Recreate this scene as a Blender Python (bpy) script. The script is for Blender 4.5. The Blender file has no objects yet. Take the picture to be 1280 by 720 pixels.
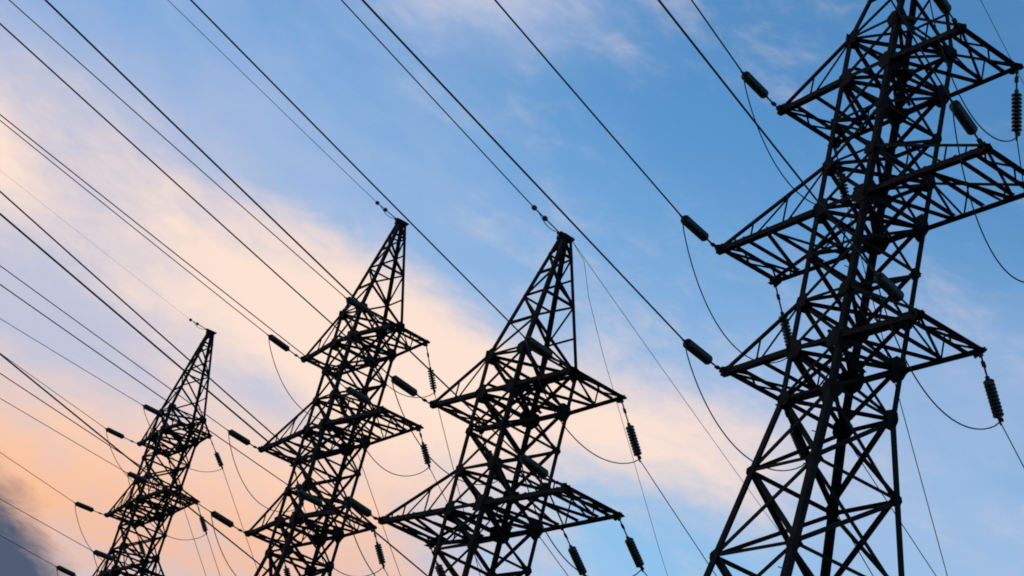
import bpy, math, random
from mathutils import Vector, Matrix, Quaternion
random.seed(7)
V = Vector
sc = bpy.context.scene
col = sc.collection

# ------------------------------------------------------------------ camera
EYE = 1.65
ZL0 = 20.56                                   # height of the nearest pylon's bottom crossarm
cam = bpy.data.cameras.new('camera')
co = bpy.data.objects.new('camera', cam)
col.objects.link(co)
yaw, pit, rol = -1.0693, 0.4353, 0.2620
fw = V((math.sin(yaw)*math.cos(pit), math.cos(yaw)*math.cos(pit), math.sin(pit)))
rt = V((math.cos(yaw), -math.sin(yaw), 0)); up = rt.cross(fw)
r2 = math.cos(rol)*rt + math.sin(rol)*up; u2 = -math.sin(rol)*rt + math.cos(rol)*up
m3 = Matrix((r2, u2, -fw)).transposed()
co.matrix_world = Matrix.Translation((30.805, -26.389, EYE)) @ m3.to_4x4()
cam.sensor_width = 36; cam.lens = 2252.16/1280*36
cam.clip_start = 0.1; cam.clip_end = 8000
sc.camera = co
sc.cycles.filter_width = 1.8

# ------------------------------------------------------------------ sky, sun, exposure
SUN_AZ, SUN_EL = math.radians(-84), math.radians(7.0)   # compass azimuth from +Y towards +X
sc.view_settings.view_transform = 'Standard'
sc.view_settings.look = 'None'
sc.view_settings.exposure = 0.0
sc.view_settings.gamma = 1.0
sc.view_settings.use_curve_mapping = False
world = bpy.data.worlds.new('World'); sc.world = world; world.use_nodes = True
nt = world.node_tree; nt.nodes.clear()
def N(tree, t, **kw):
    n = tree.nodes.new(t)
    for k, v in kw.items(): setattr(n, k, v)
    return n
def L(a, b, tree=None): (tree or nt).links.new(a, b)
def val(x):
    return x
def M(op, a, b=None, c=None, clamp=False):
    n = N(nt, 'ShaderNodeMath', operation=op, use_clamp=clamp)
    for i, x in enumerate((a, b, c)):
        if x is None: continue
        if isinstance(x, (int, float)): n.inputs[i].default_value = x
        else: L(x, n.inputs[i])
    return n.outputs[0]
def MR(x, a, b, lo=0.0, hi=1.0):
    n = N(nt, 'ShaderNodeMapRange', interpolation_type='SMOOTHSTEP')
    L(x, n.inputs[0])
    for i, v in enumerate((a, b, lo, hi)): n.inputs[i+1].default_value = v
    return n.outputs[0]
def MIX(f, a, b, mode='MIX'):
    n = N(nt, 'ShaderNodeMix', data_type='RGBA', blend_type=mode)
    if isinstance(f, (int, float)): n.inputs[0].default_value = f
    else: L(f, n.inputs[0])
    for i, x in ((6, a), (7, b)):
        if isinstance(x, tuple): n.inputs[i].default_value = (*x, 1)
        else: L(x, n.inputs[i])
    return n.outputs[2]
def srgb(r, g, b):
    f = lambda c: c/12.92 if c <= .04045 else ((c+.055)/1.055)**2.4
    return (f(r/255), f(g/255), f(b/255))
sky = N(nt, 'ShaderNodeTexSky', sky_type='NISHITA', sun_disc=False)
sky.sun_elevation = SUN_EL; sky.sun_rotation = SUN_AZ
sky.air_density = 1.0; sky.dust_density = 0.2; sky.ozone_density = 3.0
tc = N(nt, 'ShaderNodeTexCoord')
sp = N(nt, 'ShaderNodeSeparateXYZ'); L(tc.outputs['Generated'], sp.inputs[0])
az = M('MULTIPLY', M('ARCTAN2', sp.outputs[0], sp.outputs[1]), 57.2958)     # degrees
el = M('MULTIPLY', M('ARCSINE', sp.outputs[2]), 57.2958)
def cloudnoise(sx, sy, shear, scale, detail, rough, off, dist=0.0):
    cb = N(nt, 'ShaderNodeCombineXYZ')
    L(M('MULTIPLY', az, 1.0/sx), cb.inputs[0])
    L(M('MULTIPLY', M('ADD', el, M('MULTIPLY', az, shear)), 1.0/sy), cb.inputs[1])
    cb.inputs[2].default_value = off
    n = N(nt, 'ShaderNodeTexNoise'); L(cb.outputs[0], n.inputs['Vector'])
    n.inputs['Scale'].default_value = scale; n.inputs['Detail'].default_value = detail
    n.inputs['Roughness'].default_value = rough; n.inputs['Distortion'].default_value = dist
    return n.outputs['Fac']
def bank(a0, e0, sa, se, tilt=0.0):
    # a soft bank of cloud at one place in the sky
    da = M('SUBTRACT', az, a0); de = M('SUBTRACT', M('SUBTRACT', el, e0), M('MULTIPLY', da, tilt))
    q = M('ADD', M('POWER', M('MULTIPLY', da, 1/sa), 2.0), M('POWER', M('MULTIPLY', de, 1/se), 2.0))
    return M('EXPONENT', M('MULTIPLY', q, -1.0))
def total(xs):
    s = xs[0]
    for x in xs[1:]: s = M('ADD', s, x)
    return s
n1 = cloudnoise(9, 4.0, 0.30, 1.0, 5, .55, 1.3, .35)
n2 = cloudnoise(4.0, 1.5, 0.10, 1.0, 6, .6, 7.7, .5)
n4 = cloudnoise(1.5, .8, 0.05, 1.0, 6, .65, 3.2, .7)
nz = M('SUBTRACT', M('ADD', M('MULTIPLY', n1, .6), M('MULTIPLY', n2, .4)), .5)      # soft drifts
nd = M('ADD', M('MULTIPLY', nz, .8), M('MULTIPLY', M('SUBTRACT', n4, .5), .28))     # with finer puffs
# clear sky, paler towards the horizon
base = MIX(1.0, sky.outputs[0], (0.118, 0.195, 0.228), 'MULTIPLY')
base = MIX(MR(el, 13.0, 34.0, .62, .04), base, srgb(168, 204, 232))
base = MIX(M('MULTIPLY', bank(-79, 29, 9, 5), .6), base, srgb(126, 170, 224))
# pale high veil that thickens towards the sunset
q = M('ADD', el, M('MULTIPLY', az, .6))
veil_amt = total([MR(q, -26.0, -1.0, .95, .0), M('MULTIPLY', bank(-80, 29.2, 7, 3.0), -.48), M('MULTIPLY', bank(-65, 34, 5.0, 2.0), .62),
                  M('MULTIPLY', bank(-44, 25.0, 8, 3.0), .42), M('MULTIPLY', bank(-45, 20, 9, 3), .30), M('MULTIPLY', bank(-54, 21.6, 7, 2.4), .30), M('MULTIPLY', bank(-56, 17.6, 8, 2.8), -.55), M('MULTIPLY', nz, .8), M('MULTIPLY', nd, .25)])
veil = MR(veil_amt, -.05, 1.05)
veil_col = MIX(MR(q, -22, -8), srgb(196, 197, 217), srgb(182, 196, 226))
# sunlit cloud
warm_amt = total([M('MULTIPLY', bank(-67.5, 22.0, 10.0, 3.3, -.14), .92), M('MULTIPLY', bank(-62.0, 22.2, 7.0, 2.8, -.1), .42),
                  M('MULTIPLY', bank(-80.2, 23.9, 2.6, 1.5, -.4), .95), M('MULTIPLY', bank(-54.2, 21.4, 5.5, 1.6), .62), M('MULTIPLY', bank(-65, 34.2, 4.0, 1.6), .22),
                  M('MULTIPLY', bank(-73.0, 28.5, 7, 2.6, .0), -.36),
                  M('MULTIPLY', bank(-73, 15.0, 10, 3.8), .88), M('MULTIPLY', bank(-64.5, 17.6, 6, 3.2), .36),
                  M('MULTIPLY', bank(-75.8, 19.6, 4.4, 1.4, -.15), -.36), M('MULTIPLY', bank(-67.2, 19.3, 3.0, 1.2, -.25), -.50),
                  M('MULTIPLY', bank(-62.0, 24.6, 3.0, 1.0, -.3), -.30), M('MULTIPLY', nd, 2.1)])
warm = MR(warm_amt, .02, 1.12)
warm_col = MIX(MR(el, 13.5, 21.0), srgb(253, 192, 150), srgb(255, 228, 211))
# blue-grey cloud low on the left
dark_amt = M('ADD', bank(-75.9, 12.3, 5.2, 2.25, -.30), M('MULTIPLY', nd, 1.6))
dark = MR(dark_amt, .25, .80)
dark_col = srgb(80, 93, 116)
c = MIX(veil, base, veil_col)
c = MIX(M('MULTIPLY', warm, .97), c, warm_col)
c = MIX(dark, c, dark_col)
bg = N(nt, 'ShaderNodeBackground'); bg.inputs['Strength'].default_value = 1.0
L(c, bg.inputs['Color'])
wo = N(nt, 'ShaderNodeOutputWorld'); L(bg.outputs[0], wo.inputs[0])

sl = bpy.data.lights.new('sun', 'SUN'); sl.energy = 0.5; sl.angle = math.radians(.5); sl.color = (1, .72, .48)
so = bpy.data.objects.new('sun', sl); col.objects.link(so)
sd = V((math.sin(SUN_AZ)*math.cos(SUN_EL), math.cos(SUN_AZ)*math.cos(SUN_EL), math.sin(SUN_EL)))
so.rotation_euler = sd.to_track_quat('Z', 'Y').to_euler(); so.location = (0, 0, 60)

# ------------------------------------------------------------------ materials
def mat(name, c1, c2, rough=.6, metal=0.0, scale=3.0, bump=0.0, spec=.3):
    m = bpy.data.materials.new(name); m.use_nodes = True
    t = m.node_tree; b = t.nodes['Principled BSDF']
    tx = N(t, 'ShaderNodeTexCoord'); n = N(t, 'ShaderNodeTexNoise')
    n.inputs['Scale'].default_value = scale; n.inputs['Detail'].default_value = 6
    L(tx.outputs['Object'], n.inputs['Vector'], t)
    r = N(t, 'ShaderNodeValToRGB'); r.color_ramp.elements[0].position = .35; r.color_ramp.elements[1].position = .68
    r.color_ramp.elements[0].color = (*c1, 1); r.color_ramp.elements[1].color = (*c2, 1)
    L(n.outputs['Fac'], r.inputs[0], t); L(r.outputs[0], b.inputs['Base Color'], t)
    b.inputs['Roughness'].default_value = rough; b.inputs['Metallic'].default_value = metal
    b.inputs['Specular IOR Level'].default_value = spec
    if bump:
        bp = N(t, 'ShaderNodeBump'); bp.inputs['Strength'].default_value = bump
        L(n.outputs['Fac'], bp.inputs['Height'], t); L(bp.outputs[0], b.inputs['Normal'], t)
    return m
STEEL = mat('silhouette_dark_steel', (.007, .0065, .007), (.020, .015, .013), .8, 0, 2.5, .1, .10)  # backlit silhouette put into the colour: base far darker than galvanised steel
GLASS = mat('insulator_glaze', (.014, .018, .016), (.026, .032, .028), .35, 0, 6, 0, .35)
FITTING = mat('fitting_metal', (.03, .03, .03), (.05, .048, .045), .6, 0, 9, 0, .2)
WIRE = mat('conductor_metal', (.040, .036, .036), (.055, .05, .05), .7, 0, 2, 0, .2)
CONC = mat('footing_concrete', (.26, .25, .23), (.36, .35, .33), .9, 0, 3, .3)
GRASS = mat('meadow_soil', (.045, .06, .022), (.09, .085, .04), 1.0, 0, .35, .4)

# ------------------------------------------------------------------ mesh helpers
class MB:
    def __init__(s): s.v = []; s.f = []
    def prism(s, a, b, poly, e, n):
        k = len(s.v); m = len(poly)
        for p in (a, b):
            for x, y in poly: s.v.append(p + e*x + n*y)
        for i in range(m):
            j = (i+1) % m; s.f.append((k+i, k+j, k+m+j, k+m+i))
        s.f.append(tuple(k+i for i in reversed(range(m)))); s.f.append(tuple(k+m+i for i in range(m)))
    def angle(s, a, b, w, n, t=None, off=0.0, flip=1):
        # rolled angle section from a to b, one leg in the plane square to n
        a = V(a); b = V(b); d = (b-a).normalized(); e = d.cross(n)
        if e.length < 1e-4: e = d.cross(V((.3, .5, .8)))
        e.normalize(); nn = e.cross(d).normalized()
        t = t or max(.008, w*.13)
        poly = [(-w/2, 0), (w/2, 0), (w/2, -t), (-w/2+t, -t), (-w/2+t, -w), (-w/2, -w)]
        if flip < 0: poly = [(-x, y) for x, y in reversed(poly)]
        s.prism(a+nn*off, b+nn*off, poly, e, nn)
    def corner(s, a, b, w, ex, ey):
        # leg angle: the heel at the corner, both legs running inwards along ex and ey
        t = w*.13
        poly = [(0, 0), (w, 0), (w, t), (t, t), (t, w), (0, w)]
        s.prism(V(a), V(b), poly, ex, ey)
    def plate(s, c, e, n, r, t=.014, seed=0, k=7):
        rn = random.Random(seed); c = V(c); e = (e - n*e.dot(n)).normalized(); g = n.cross(e)
        poly = []
        for i in range(k):
            a = 2*math.pi*i/k + rn.uniform(-.2, .2); q = r*rn.uniform(.8, 1.15)
            poly.append((q*math.cos(a), q*math.sin(a)))
        s.prism(c-n*t/2, c+n*t/2, poly, e, g)
    def box(s, c, x, y, z, sx, sy, sz):
        s.prism(V(c)-z*sz/2, V(c)+z*sz/2, [(-sx/2, -sy/2), (sx/2, -sy/2), (sx/2, sy/2), (-sx/2, sy/2)], x, y)
    def tube(s, pts, r, k=6, caps=True):
        pts = [V(p) for p in pts]; base = len(s.v); m = len(pts)
        ref = V((0, 0, 1))
        for i, p in enumerate(pts):
            d = (pts[min(i+1, m-1)] - pts[max(i-1, 0)]).normalized()
            e = d.cross(ref)
            if e.length < 1e-3: e = d.cross(V((1, 0, 0)))
            e.normalize(); g = e.cross(d)
            rr = r[i] if isinstance(r, (list, tuple)) else r
            for j in range(k):
                a = 2*math.pi*j/k; s.v.append(p + (e*math.cos(a)+g*math.sin(a))*rr)
        for i in range(m-1):
            for j in range(k):
                q = (j+1) % k
                s.f.append((base+i*k+j, base+i*k+q, base+(i+1)*k+q, base+(i+1)*k+j))
        if caps:
            s.f.append(tuple(base+j for j in reversed(range(k)))); s.f.append(tuple(base+(m-1)*k+j for j in range(k)))
    def build(s, name, material, parent=None, smooth=False):
        me = bpy.data.meshes.new(name); me.from_pydata([tuple(v) for v in s.v], [], s.f); me.materials.append(material)
        if smooth:
            for p in me.polygons: p.use_smooth = True
        o = bpy.data.objects.new(name, me); col.objects.link(o)
        if parent: o.parent = parent
        return o
def empty(name, loc, label, cat, group=None, rotz=0.0):
    o = bpy.data.objects.new(name, None); o.empty_display_size = .3; col.objects.link(o)
    o.location = loc; o.rotation_euler = (0, 0, rotz); tag(o, label, cat, group); return o
def tag(o, label, cat, group=None):
    o['label'] = label; o['category'] = cat
    if group: o['group'] = group
    return o

# ------------------------------------------------------------------ ground
g = MB()
for i in range(-10, 11):
    for j in range(-10, 11): g.v.append(V((i*300.0, j*300.0, 0)))
for i in range(20):
    for j in range(20):
        a = i*21+j; g.f.append((a, a+21, a+22, a+1))
gr = g.build('ground', GRASS); gr['kind'] = 'structure'

# ------------------------------------------------------------------ pylons
PH = 4.0/3                                    # height of one lattice panel
#            origin x, y, lower arm height, turn, arm half lengths (low, mid, top), body half widths, tip half width, peak height
PYL = {
 'D': dict(o=(0, 0), dz=0.0, rot=0.0, arms=(3.36, 4.69, 3.25), w=(.90, 1.07), tw=1.03, top=14.14, drop=-.04),
 'C': dict(o=(-15.415, .414), dz=-5.871, rot=.0806, arms=(3.36, 4.68, 3.55), w=(.95, 1.15), tw=1.04, top=14.03, drop=.06),
 'B': dict(o=(-32.773, 2.406), dz=.975, rot=.0239, arms=(3.67, 5.0, 3.62), w=(.82, 1.08), tw=.85, top=14.05, drop=-.09),
 'A': dict(o=(-58.855, 5.034), dz=2.733, rot=-.0456, arms=(3.36, 4.48, 3.03), w=(.89, 1.05), tw=.88, top=14.49, drop=-.05),
}
SHORT = {'D': 'the nearest pylon', 'C': 'the second nearest pylon', 'B': 'the third nearest pylon', 'A': 'the farthest pylon'}
LABEL = {'D': 'dark steel lattice pylon at the right, largest, its peak cut off by the frame',
         'C': 'dark lattice pylon just left of the largest, only two crossarm levels in view',
         'B': 'dark lattice pylon third from the right, three crossarm levels under a pointed peak',
         'A': 'smallest and farthest dark lattice pylon, at the lower left below the peach cloud'}
def pylon(key):
    p = PYL[key]; zl = ZL0 + p['dz']
    root = empty('transmission_tower', (*p['o'], 0), LABEL[key], 'pylon', 'power pylons standing in a row', p['rot'])
    wx, wy = p['w']; tw = p['tw']; big = key == 'D'
    zw = zl - PH                                           # the waist where the legs start to spread
    def half(z):
        if z < zw: return wx + .115*(zw-z), wy + .165*(zw-z)
        if z > zl + 7*PH:
            t = (z - zl - 7*PH)/(p['top'] - 7*PH); return wx + (.17-wx)*t, wy + (.17-wy)*t
        return wx, wy
    def cr(sx, sy, z): hx, hy = half(z); return V((sx*hx, sy*hy, z))
    low = [zw]; h = 2.0
    while low[-1] - h > 1.6: low.append(low[-1]-h); h *= 1.13
    low.append(.35); low = low[::-1]
    lev = low[:-1] + [zw + PH*i for i in range(9)]         # panel points from the ground to the top ties
    C4 = [(-1, -1), (1, -1), (1, 1), (-1, 1)]
    Z = V((0, 0, 1))
    plates = {}
    for sx, sy in C4:
        b = MB(); ex, ey = V((-sx, 0, 0)), V((0, -sy, 0))
        if sx*sy < 0: ex, ey = ey, ex
        for a, c_, w in ((low[0], zw, .175 if big else .155), (zw, lev[-1], .155 if big else .135)):
            b.corner(cr(sx, sy, a), cr(sx, sy, c_), w, ex, ey)
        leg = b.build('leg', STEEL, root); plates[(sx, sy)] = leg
        f = MB(); hx, hy = half(.2)
        f.box(V((sx*hx, sy*hy, .12)), V((1, 0, 0)), V((0, 1, 0)), Z, .9, .9, .5)
        f.prism(V((sx*hx, sy*hy, .37)), V((sx*hx, sy*hy, .47)), [(-.2, -.2), (.2, -.2), (.2, .2), (-.2, .2)], V((1, 0, 0)), V((0, 1, 0)))
        f.build('footing', CONC, root)
        # gusset plates where bracing and crossarms meet the leg
        for i, z in enumerate(lev[1:]):
            k = round((z-zl)/PH); arm = k in (0, 3, 6); tie = k in (1, 4, 7)
            r = .30 if arm else .23 if (tie or k == -1) else .15
            for n, e, q in ((V((0, sy, 0)), V((1, 0, 0)), V((-sx*r*.62, 0, 0))), (V((sx, 0, 0)), V((0, 1, 0)), V((0, -sy*r*.62, 0)))):
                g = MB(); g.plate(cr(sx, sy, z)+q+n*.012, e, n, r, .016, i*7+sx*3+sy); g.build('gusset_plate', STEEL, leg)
        if big and (sx, sy) == (1, -1):
            sb = MB(); sb.tube([V((0, 0, 0)), V((.20, -.07, 0))], .013, 5)
            first = None
            for i in range(38):
                z = zl - 9 + i*.45
                o = sb.build('step_bolt', FITTING, leg) if first is None else first.copy()
                if first is None: first = o
                else: col.objects.link(o); o.parent = leg
                o.location = cr(sx, sy, z); o.rotation_euler = (0, 0, math.pi if i % 2 else -math.pi/2)
    # face bracing: crossed diagonals in every panel, struts at the panel points
    faces = [((-1, -1), (1, -1), V((0, -1, 0))), ((1, -1), (1, 1), V((1, 0, 0))), ((1, 1), (-1, 1), V((0, 1, 0))), ((-1, 1), (-1, -1), V((-1, 0, 0)))]
    for A, B, n in faces:
        b = MB()
        for i in range(len(lev)-1):
            z0, z1 = lev[i], lev[i+1]; w = .085 if z1 > zw+.01 else .105
            b.angle(cr(*A, z0), cr(*B, z1), w, n, off=-.03); b.angle(cr(*B, z0), cr(*A, z1), w, n, off=-.03-w-.012, flip=-1)
        for z in lev[1:]:
            k = (z-zl)/PH
            if z < zw-.01 or abs(k-round(k)) > .01: w = .085
            elif round(k) in (0, 3, 6): w = .12
            else: w = .08
            b.angle(cr(*A, z), cr(*B, z), w, n, off=.004)
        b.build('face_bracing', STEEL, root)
    for k in (-1, 0, 1, 3, 4, 6, 7):
        b = MB(); z = zl + k*PH + .05
        b.angle(cr(-1, -1, z), cr(1, 1, z), .085, Z); b.angle(cr(1, -1, z), cr(-1, 1, z), .085, Z, off=.1)
        if k in (0, 3, 6):
            for t in (-.5, .5):
                hx, hy = half(z); b.angle(V((t*hx, -hy, z)), V((-t*hx, hy, z)), .07, Z, off=.2)
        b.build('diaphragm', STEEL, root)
    # peak
    zt = zl + p['top']; zb = lev[-1]
    pk = MB(); pl = [zb + (zt-zb)*t for t in (0, .27, .50, .70, .86, 1.0)]
    for i in range(5):
        for fi, (A, B, n) in enumerate(faces):
            nn = (n + Z*.2).normalized(); w = .075
            if (i+fi) % 2: A, B = B, A
            pk.angle(cr(*A, pl[i]), cr(*B, pl[i+1]), w, nn, off=-.02)
            if i and (i+fi) % 2: pk.angle(cr(*A, pl[i]), cr(*B, pl[i]), w, nn, off=.004)
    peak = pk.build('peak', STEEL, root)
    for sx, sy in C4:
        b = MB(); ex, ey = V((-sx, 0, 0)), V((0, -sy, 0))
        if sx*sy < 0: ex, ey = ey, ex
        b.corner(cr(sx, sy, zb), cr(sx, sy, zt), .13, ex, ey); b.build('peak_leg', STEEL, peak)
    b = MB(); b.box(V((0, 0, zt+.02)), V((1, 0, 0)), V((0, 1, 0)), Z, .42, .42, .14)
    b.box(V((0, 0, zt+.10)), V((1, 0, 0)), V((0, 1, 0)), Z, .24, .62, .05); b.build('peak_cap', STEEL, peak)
    # crossarms
    for L_ in range(3):
        zb_ = zl + 3*L_*PH; zt_ = zb_ + PH; a = p['arms'][L_]; zd = zb_ + p['drop']; nseg = 4 if L_ == 1 else 2
        for s in (-1, 1):
            X = V((s, 0, 0))
            def bot(sy, t): return cr(s, sy, zb_).lerp(V((s*a, sy*tw, zd)), t)
            def tie(sy, t): return cr(s, sy, zt_).lerp(V((s*a, sy*tw, zd+.07)), t)
            b = MB()
            for i in range(nseg):                        # zigzag between the two bottom chords
                t0, t1 = i/nseg, (i+1)/nseg; q = -1 if i % 2 else 1
                b.angle(bot(-q, t0), bot(q, t1), .075, Z, off=.02)
                if i: b.angle(bot(-1, t0), bot(1, t0), .075, Z, off=.11)
            ns = 3 if L_ == 1 else 2                      # side trusses between chord and tie
            for sy in (-1, 1):
                n = V((0, sy, 0))
                for i in range(1, ns):
                    t0 = i/ns; t1 = (i-1)/ns
                    b.angle(bot(sy, t0), tie(sy, t0), .055, n); b.angle(bot(sy, t0), tie(sy, t1), .055, n, off=-.07)
                if L_ == 1: b.angle(bot(sy, .84), tie(sy, .84), .05, n)
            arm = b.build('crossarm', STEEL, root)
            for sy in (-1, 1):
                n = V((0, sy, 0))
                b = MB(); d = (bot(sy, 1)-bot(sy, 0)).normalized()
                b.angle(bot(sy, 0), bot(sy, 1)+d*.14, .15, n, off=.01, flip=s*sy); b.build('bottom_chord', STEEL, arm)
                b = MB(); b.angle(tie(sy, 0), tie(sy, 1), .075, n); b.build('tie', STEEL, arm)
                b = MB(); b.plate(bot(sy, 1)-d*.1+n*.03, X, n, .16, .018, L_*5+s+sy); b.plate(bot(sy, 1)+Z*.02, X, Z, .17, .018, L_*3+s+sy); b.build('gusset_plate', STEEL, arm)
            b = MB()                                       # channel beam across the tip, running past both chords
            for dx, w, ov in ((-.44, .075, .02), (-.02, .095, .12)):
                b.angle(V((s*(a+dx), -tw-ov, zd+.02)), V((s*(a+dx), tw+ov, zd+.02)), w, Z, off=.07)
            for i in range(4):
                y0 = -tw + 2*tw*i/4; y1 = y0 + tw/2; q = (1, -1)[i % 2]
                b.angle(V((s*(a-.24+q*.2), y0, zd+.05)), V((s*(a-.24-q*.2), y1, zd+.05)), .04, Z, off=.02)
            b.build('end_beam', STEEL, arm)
    return root
for k in 'DCBA': pylon(k)

# ------------------------------------------------------------------ points on the pylons
def world(key, lx, ly, lz):
    p = PYL[key]; c_, s_ = math.cos(p['rot']), math.sin(p['rot'])
    return V((p['o'][0]+c_*lx-s_*ly, p['o'][1]+s_*lx+c_*ly, ZL0+p['dz']+lz))
def tip(key, lv, side, sy):
    p = PYL[key]; return world(key, side*p['arms'][lv], sy*p['tw'], 3*lv*PH + p['drop'])
def apex(key, sy): return world(key, 0, sy*.28, PYL[key]['top']+.1)
PSI_N, PSI_F = math.radians(23), math.radians(-20)
DN = V((math.sin(PSI_N), -math.cos(PSI_N), 0)); DF = V((math.sin(PSI_F), math.cos(PSI_F), 0)); UP = V((0, 0, 1))

# ------------------------------------------------------------------ insulator strings
def disc_mesh():
    prof = [(.0, .0), (.040, .0), (.048, .012), (.048, .045), (.112, .040), (.132, .058), (.138, .078), (.136, .088), (.112, .084), (.108, .098), (.095, .092), (.090, .106), (.05, .104), (.04, .120), (0, .120)]
    k = 14; b = MB()
    for r, z in prof:
        for j in range(k):
            a = 2*math.pi*j/k; b.v.append(V((r*math.cos(a), r*math.sin(a), -z)))
    for i in range(len(prof)-1):
        for j in range(k):
            q = (j+1) % k; b.f.append((i*k+j, (i+1)*k+j, (i+1)*k+q, i*k+q))
    return b
first_disc = None
def insulator(a, e, label, group, ndisc=10, link_frac=None):
    """string of discs from the attachment point a to the conductor end e"""
    global first_disc
    d = e - a; Ln = d.length
    root = empty('insulator_string', a, label, 'insulator', group)
    root.rotation_mode = 'QUATERNION'; root.rotation_quaternion = V((0, 0, -1)).rotation_difference(d.normalized())
    step = .100; body = ndisc*step; tail = .16; lk = Ln - body - tail
    if lk < .15: ndisc = int((Ln-tail-.2)/step); body = ndisc*step; lk = Ln-body-tail
    b = MB(); b.tube([V((0, 0, .03)), V((0, 0, -lk-.02))], .024, 6)
    b.box(V((0, 0, -lk*.45)), V((1, 0, 0)), V((0, 1, 0)), UP, .11, .03, .16); b.box(V((0, 0, -.05)), V((1, 0, 0)), V((0, 1, 0)), UP, .05, .11, .16)
    b.box(V((0, 0, -lk+.03)), V((1, 0, 0)), V((0, 1, 0)), UP, .09, .06, .10); b.build('link', FITTING, root)
    for i in range(ndisc):
        if first_disc is None: o = first_disc = disc_mesh().build('disc', GLASS, root, True)
        else: o = first_disc.copy(); col.objects.link(o); o.parent = root
        o.location = (0, 0, -lk-i*step)
    b = MB(); z0 = -lk-body
    b.tube([V((0, 0, z0+.03)), V((0, 0, z0-.03)), V((0, 0, z0-.10)), V((0, 0, -Ln-.10))], [.03, .05, .042, .022], 7)
    b.box(V((.05, 0, z0-.09)), V((1, 0, 0)), V((0, 1, 0)), UP, .12, .035, .10); b.build('clamp', FITTING, root)
    return root

# ------------------------------------------------------------------ conductors
LV = ('bottom', 'middle', 'top'); SD = {-1: 'left', 1: 'right'}
def run(start, d, slope, curv, length, n=40):
    pts = []
    for i in range(n+1):
        t = length*(i/n)**1.3; pts.append(start + d*t + UP*(slope*t + curv*t*t))
    return pts
def cable(name, pts, r, label, cat, group, k=6):
    b = MB(); o0 = pts[0]
    b.tube([p-o0 for p in pts], r, k); o = b.build(name, WIRE, None, True); o.location = o0
    return tag(o, label, cat, group)
# near side: (level, side): distance and height of the string end from the arm tip, rise of the wire, reach in view
NEAR = {('D',2,-1):(2.33,-.33,.033,5.4),('D',1,-1):(2.18,-.23,.008,11.6),('D',0,-1):(2.20,-.22,.011,16),('D',0,1):(2.45,-.32,-.018,12.8),
 ('D',1,1):(2.18,-.15,.01,12),('D',2,1):(2.25,-.25,.03,6),
 ('C',2,-1):(2.36,-.12,.054,20),('C',2,1):(2.60,-.26,.047,18),('C',1,1):(2.50,-.12,.067,22),('C',1,-1):(2.0,-.02,.100,18),('C',0,-1):(2.25,-.20,.106,17),('C',0,1):(2.25,-.20,.083,21),
 ('B',2,1):(2.95,-.37,.032,22),('B',2,-1):(2.40,-.05,.024,19),('B',1,-1):(2.14,-.08,.025,16),('B',1,1):(2.35,-.20,.015,21),('B',0,1):(2.35,-.20,.015,18),('B',0,-1):(2.33,.0,.022,15),
 ('A',2,-1):(2.6,-.24,.049,11),('A',2,1):(2.8,-.28,-.03,13),('A',1,-1):(2.38,-.25,.059,8),('A',1,1):(2.8,-.32,-.015,11.5),('A',0,-1):(2.45,-.08,.013,6.6),('A',0,1):(2.8,-.32,.006,9)}
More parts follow.
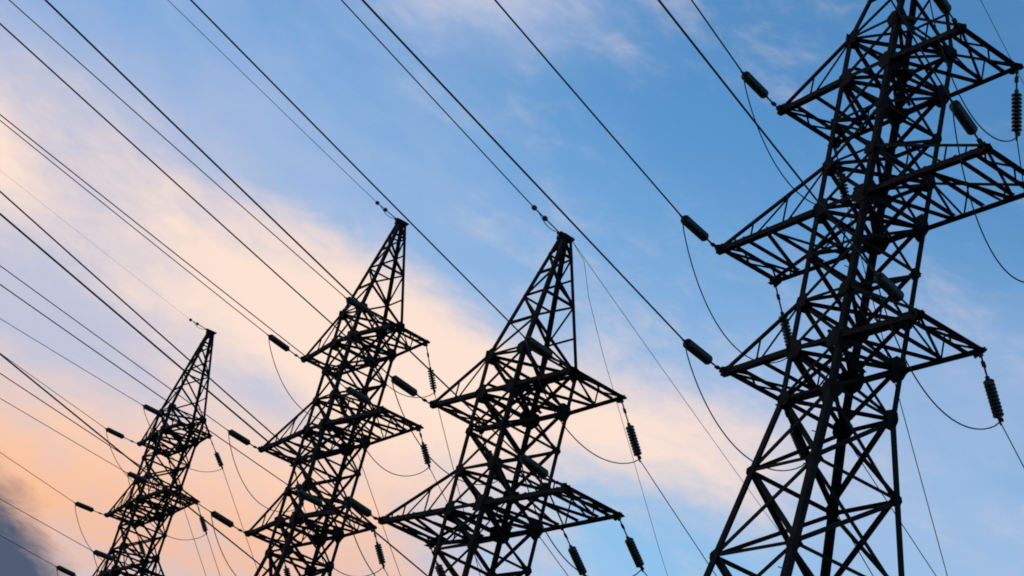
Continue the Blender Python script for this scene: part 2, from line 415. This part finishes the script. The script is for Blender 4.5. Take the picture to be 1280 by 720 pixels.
# far side: string end (distance, height), then slope of the slack wire down towards the switchyard
FAR = {('D',0,1):(1.6,-1.03,-.25),('D',1,-1):(1.58,-1.4,-.22),('D',0,-1):(1.75,-.85,-.30),('D',2,-1):(1.2,-1.15,-.76),('D',2,1):(.55,-1.7,-1.2),('D',1,1):(1.3,-1.3,-.5),
 ('C',2,1):(1.62,-1.29,-.295),('C',1,1):(1.75,-.95,-.23),
 ('B',2,1):(1.27,-1.6,-1.0),('B',1,1):(1.16,-1.13,-.52),('B',0,1):(1.13,-1.12,-.53),
 ('A',2,1):(1.55,-1.15,-.85)}
GS = 'disc insulator strings on the pylon crossarms'
GW = 'power lines strung to the pylons'
GJ = 'slack jumper cables under the crossarms'
for key in 'DCBA':
    for lv in range(3):
        for s in (-1, 1):
            arm = f'{SD[s]} {LV[lv]} arm of {SHORT[key]}'
            h, dz, sl_, reach = NEAR[(key, lv, s)]
            a = tip(key, lv, s, -1) - UP*.03; e1 = a + DN*h + UP*dz
            insulator(a, e1, f'disc insulator string pulled up left from the {arm}', GS, 12)
            cv = .00022
            cable('power_line', run(e1, DN, sl_-cv*reach, cv, 130), {'D': .022, 'C': .021, 'B': .018, 'A': .016}[key], f'dark power line running up left from the {arm}', 'power line', GW)
            h, dz, sl_ = FAR.get((key, lv, s), {'D': (1.55, -1.15, -.35), 'C': (1.6, -1.1, -.30), 'B': (1.2, -1.3, -.8), 'A': (1.3, -1.2, -.9)}[key])
            a2 = tip(key, lv, s, 1) - UP*.03; e2 = a2 + DF*h + UP*dz
            insulator(a2, e2, f'disc insulator string hanging down right from the {arm}', GS, 8 if key in 'AB' else 10)
            ln = min(34.0, (e2.z-3.0)/max(.25, -sl_)*.8)
            cable('slack_span', run(e2, DF, sl_, .0010, ln, 24), .015, f'thin slack cable dropping down right from the {arm}', 'cable', 'slack cables dropping behind the pylons')
            # jumper: hangs from one string end round under the arm to the other
            sag = {0: 1.35, 1: 1.55, 2: 1.35}[lv] + random.uniform(-.12, .12) + (.5 if (key, lv, s) == ('D', 1, 1) else 0)
            pts = []
            for i in range(29):
                t = i/28; q = 4*t*(1-t)
                pts.append(e1.lerp(e2, t) - UP*(sag*q**.85))
            cable('jumper_cable', pts, .017, f'slack jumper cable looping below the {arm}', 'cable', GJ)
# ground wires on the peaks
GN = {'D': (1.3, -.05, .03), 'C': (1.74, -.02, .028), 'B': (1.5, -.05, .030), 'A': (1.41, -.12, .03)}
for key in 'DCBA':
    h, dz, sl_ = GN[key]; a = apex(key, -1); e = a + DN*h + UP*dz
    r = empty('peak_fitting', a, f'short linked fitting holding the ground wire at the peak of {SHORT[key]}', 'fitting', 'ground wire fittings')
    d = e-a; b = MB(); b.tube([V((0, 0, 0)), d*.5, d], .022, 6)
    bow = [d*(i/10)*.8 + UP*(-.16*math.sin(math.pi*i/10)) for i in range(11)]; b.tube(bow, .014, 5)
    b.build('rod', FITTING, r)
    for t in (.55, .95):
        b = MB(); b.tube([d*(t-.06), d*(t-.03), d*(t+.03), d*(t+.06)], [.03, .085, .085, .03], 8); b.build('knuckle', FITTING, r)
    cable('ground_wire', run(e, DN, sl_-.002, .0002, 130), {'D': .019, 'C': .019, 'B': .012, 'A': .005}[key], f'thin ground wire running up left from the peak of {SHORT[key]}', 'power line', GW)
    a = apex(key, 1); sf = {'D': -.15, 'C': -.225, 'B': -.5, 'A': -.6}[key]
    if key in 'CD': cable('ground_wire', run(a, DF, sf, .0006, 26, 24), .010, f'thin ground wire dropping away right from the peak of {SHORT[key]}', 'cable', GW)
a = apex('C', 1)
cable('down_lead', [a, a+DF*.9+UP*-.3, a+DF*1.6+UP*-1.3, a+DF*3.1+UP*-2.7, a+DF*8.9+UP*-7.5, a+DF*17+UP*-13.6], .009, 'thin down lead falling from the peak of the second nearest pylon', 'cable', GW)
# one more string under the wide right arm of the second nearest pylon
a = world('C', 2.1, PYL['C']['tw'], 3*PH); e = a + DF*1.75 + UP*-.95
insulator(a, e, 'extra disc insulator string hung halfway along right middle arm of the second nearest pylon', GS)
cable('slack_span', run(e, DF, -.25, .001, 30, 24), .015, 'thin slack cable below the halfway insulator of the second nearest pylon', 'cable', 'slack cables dropping behind the pylons')
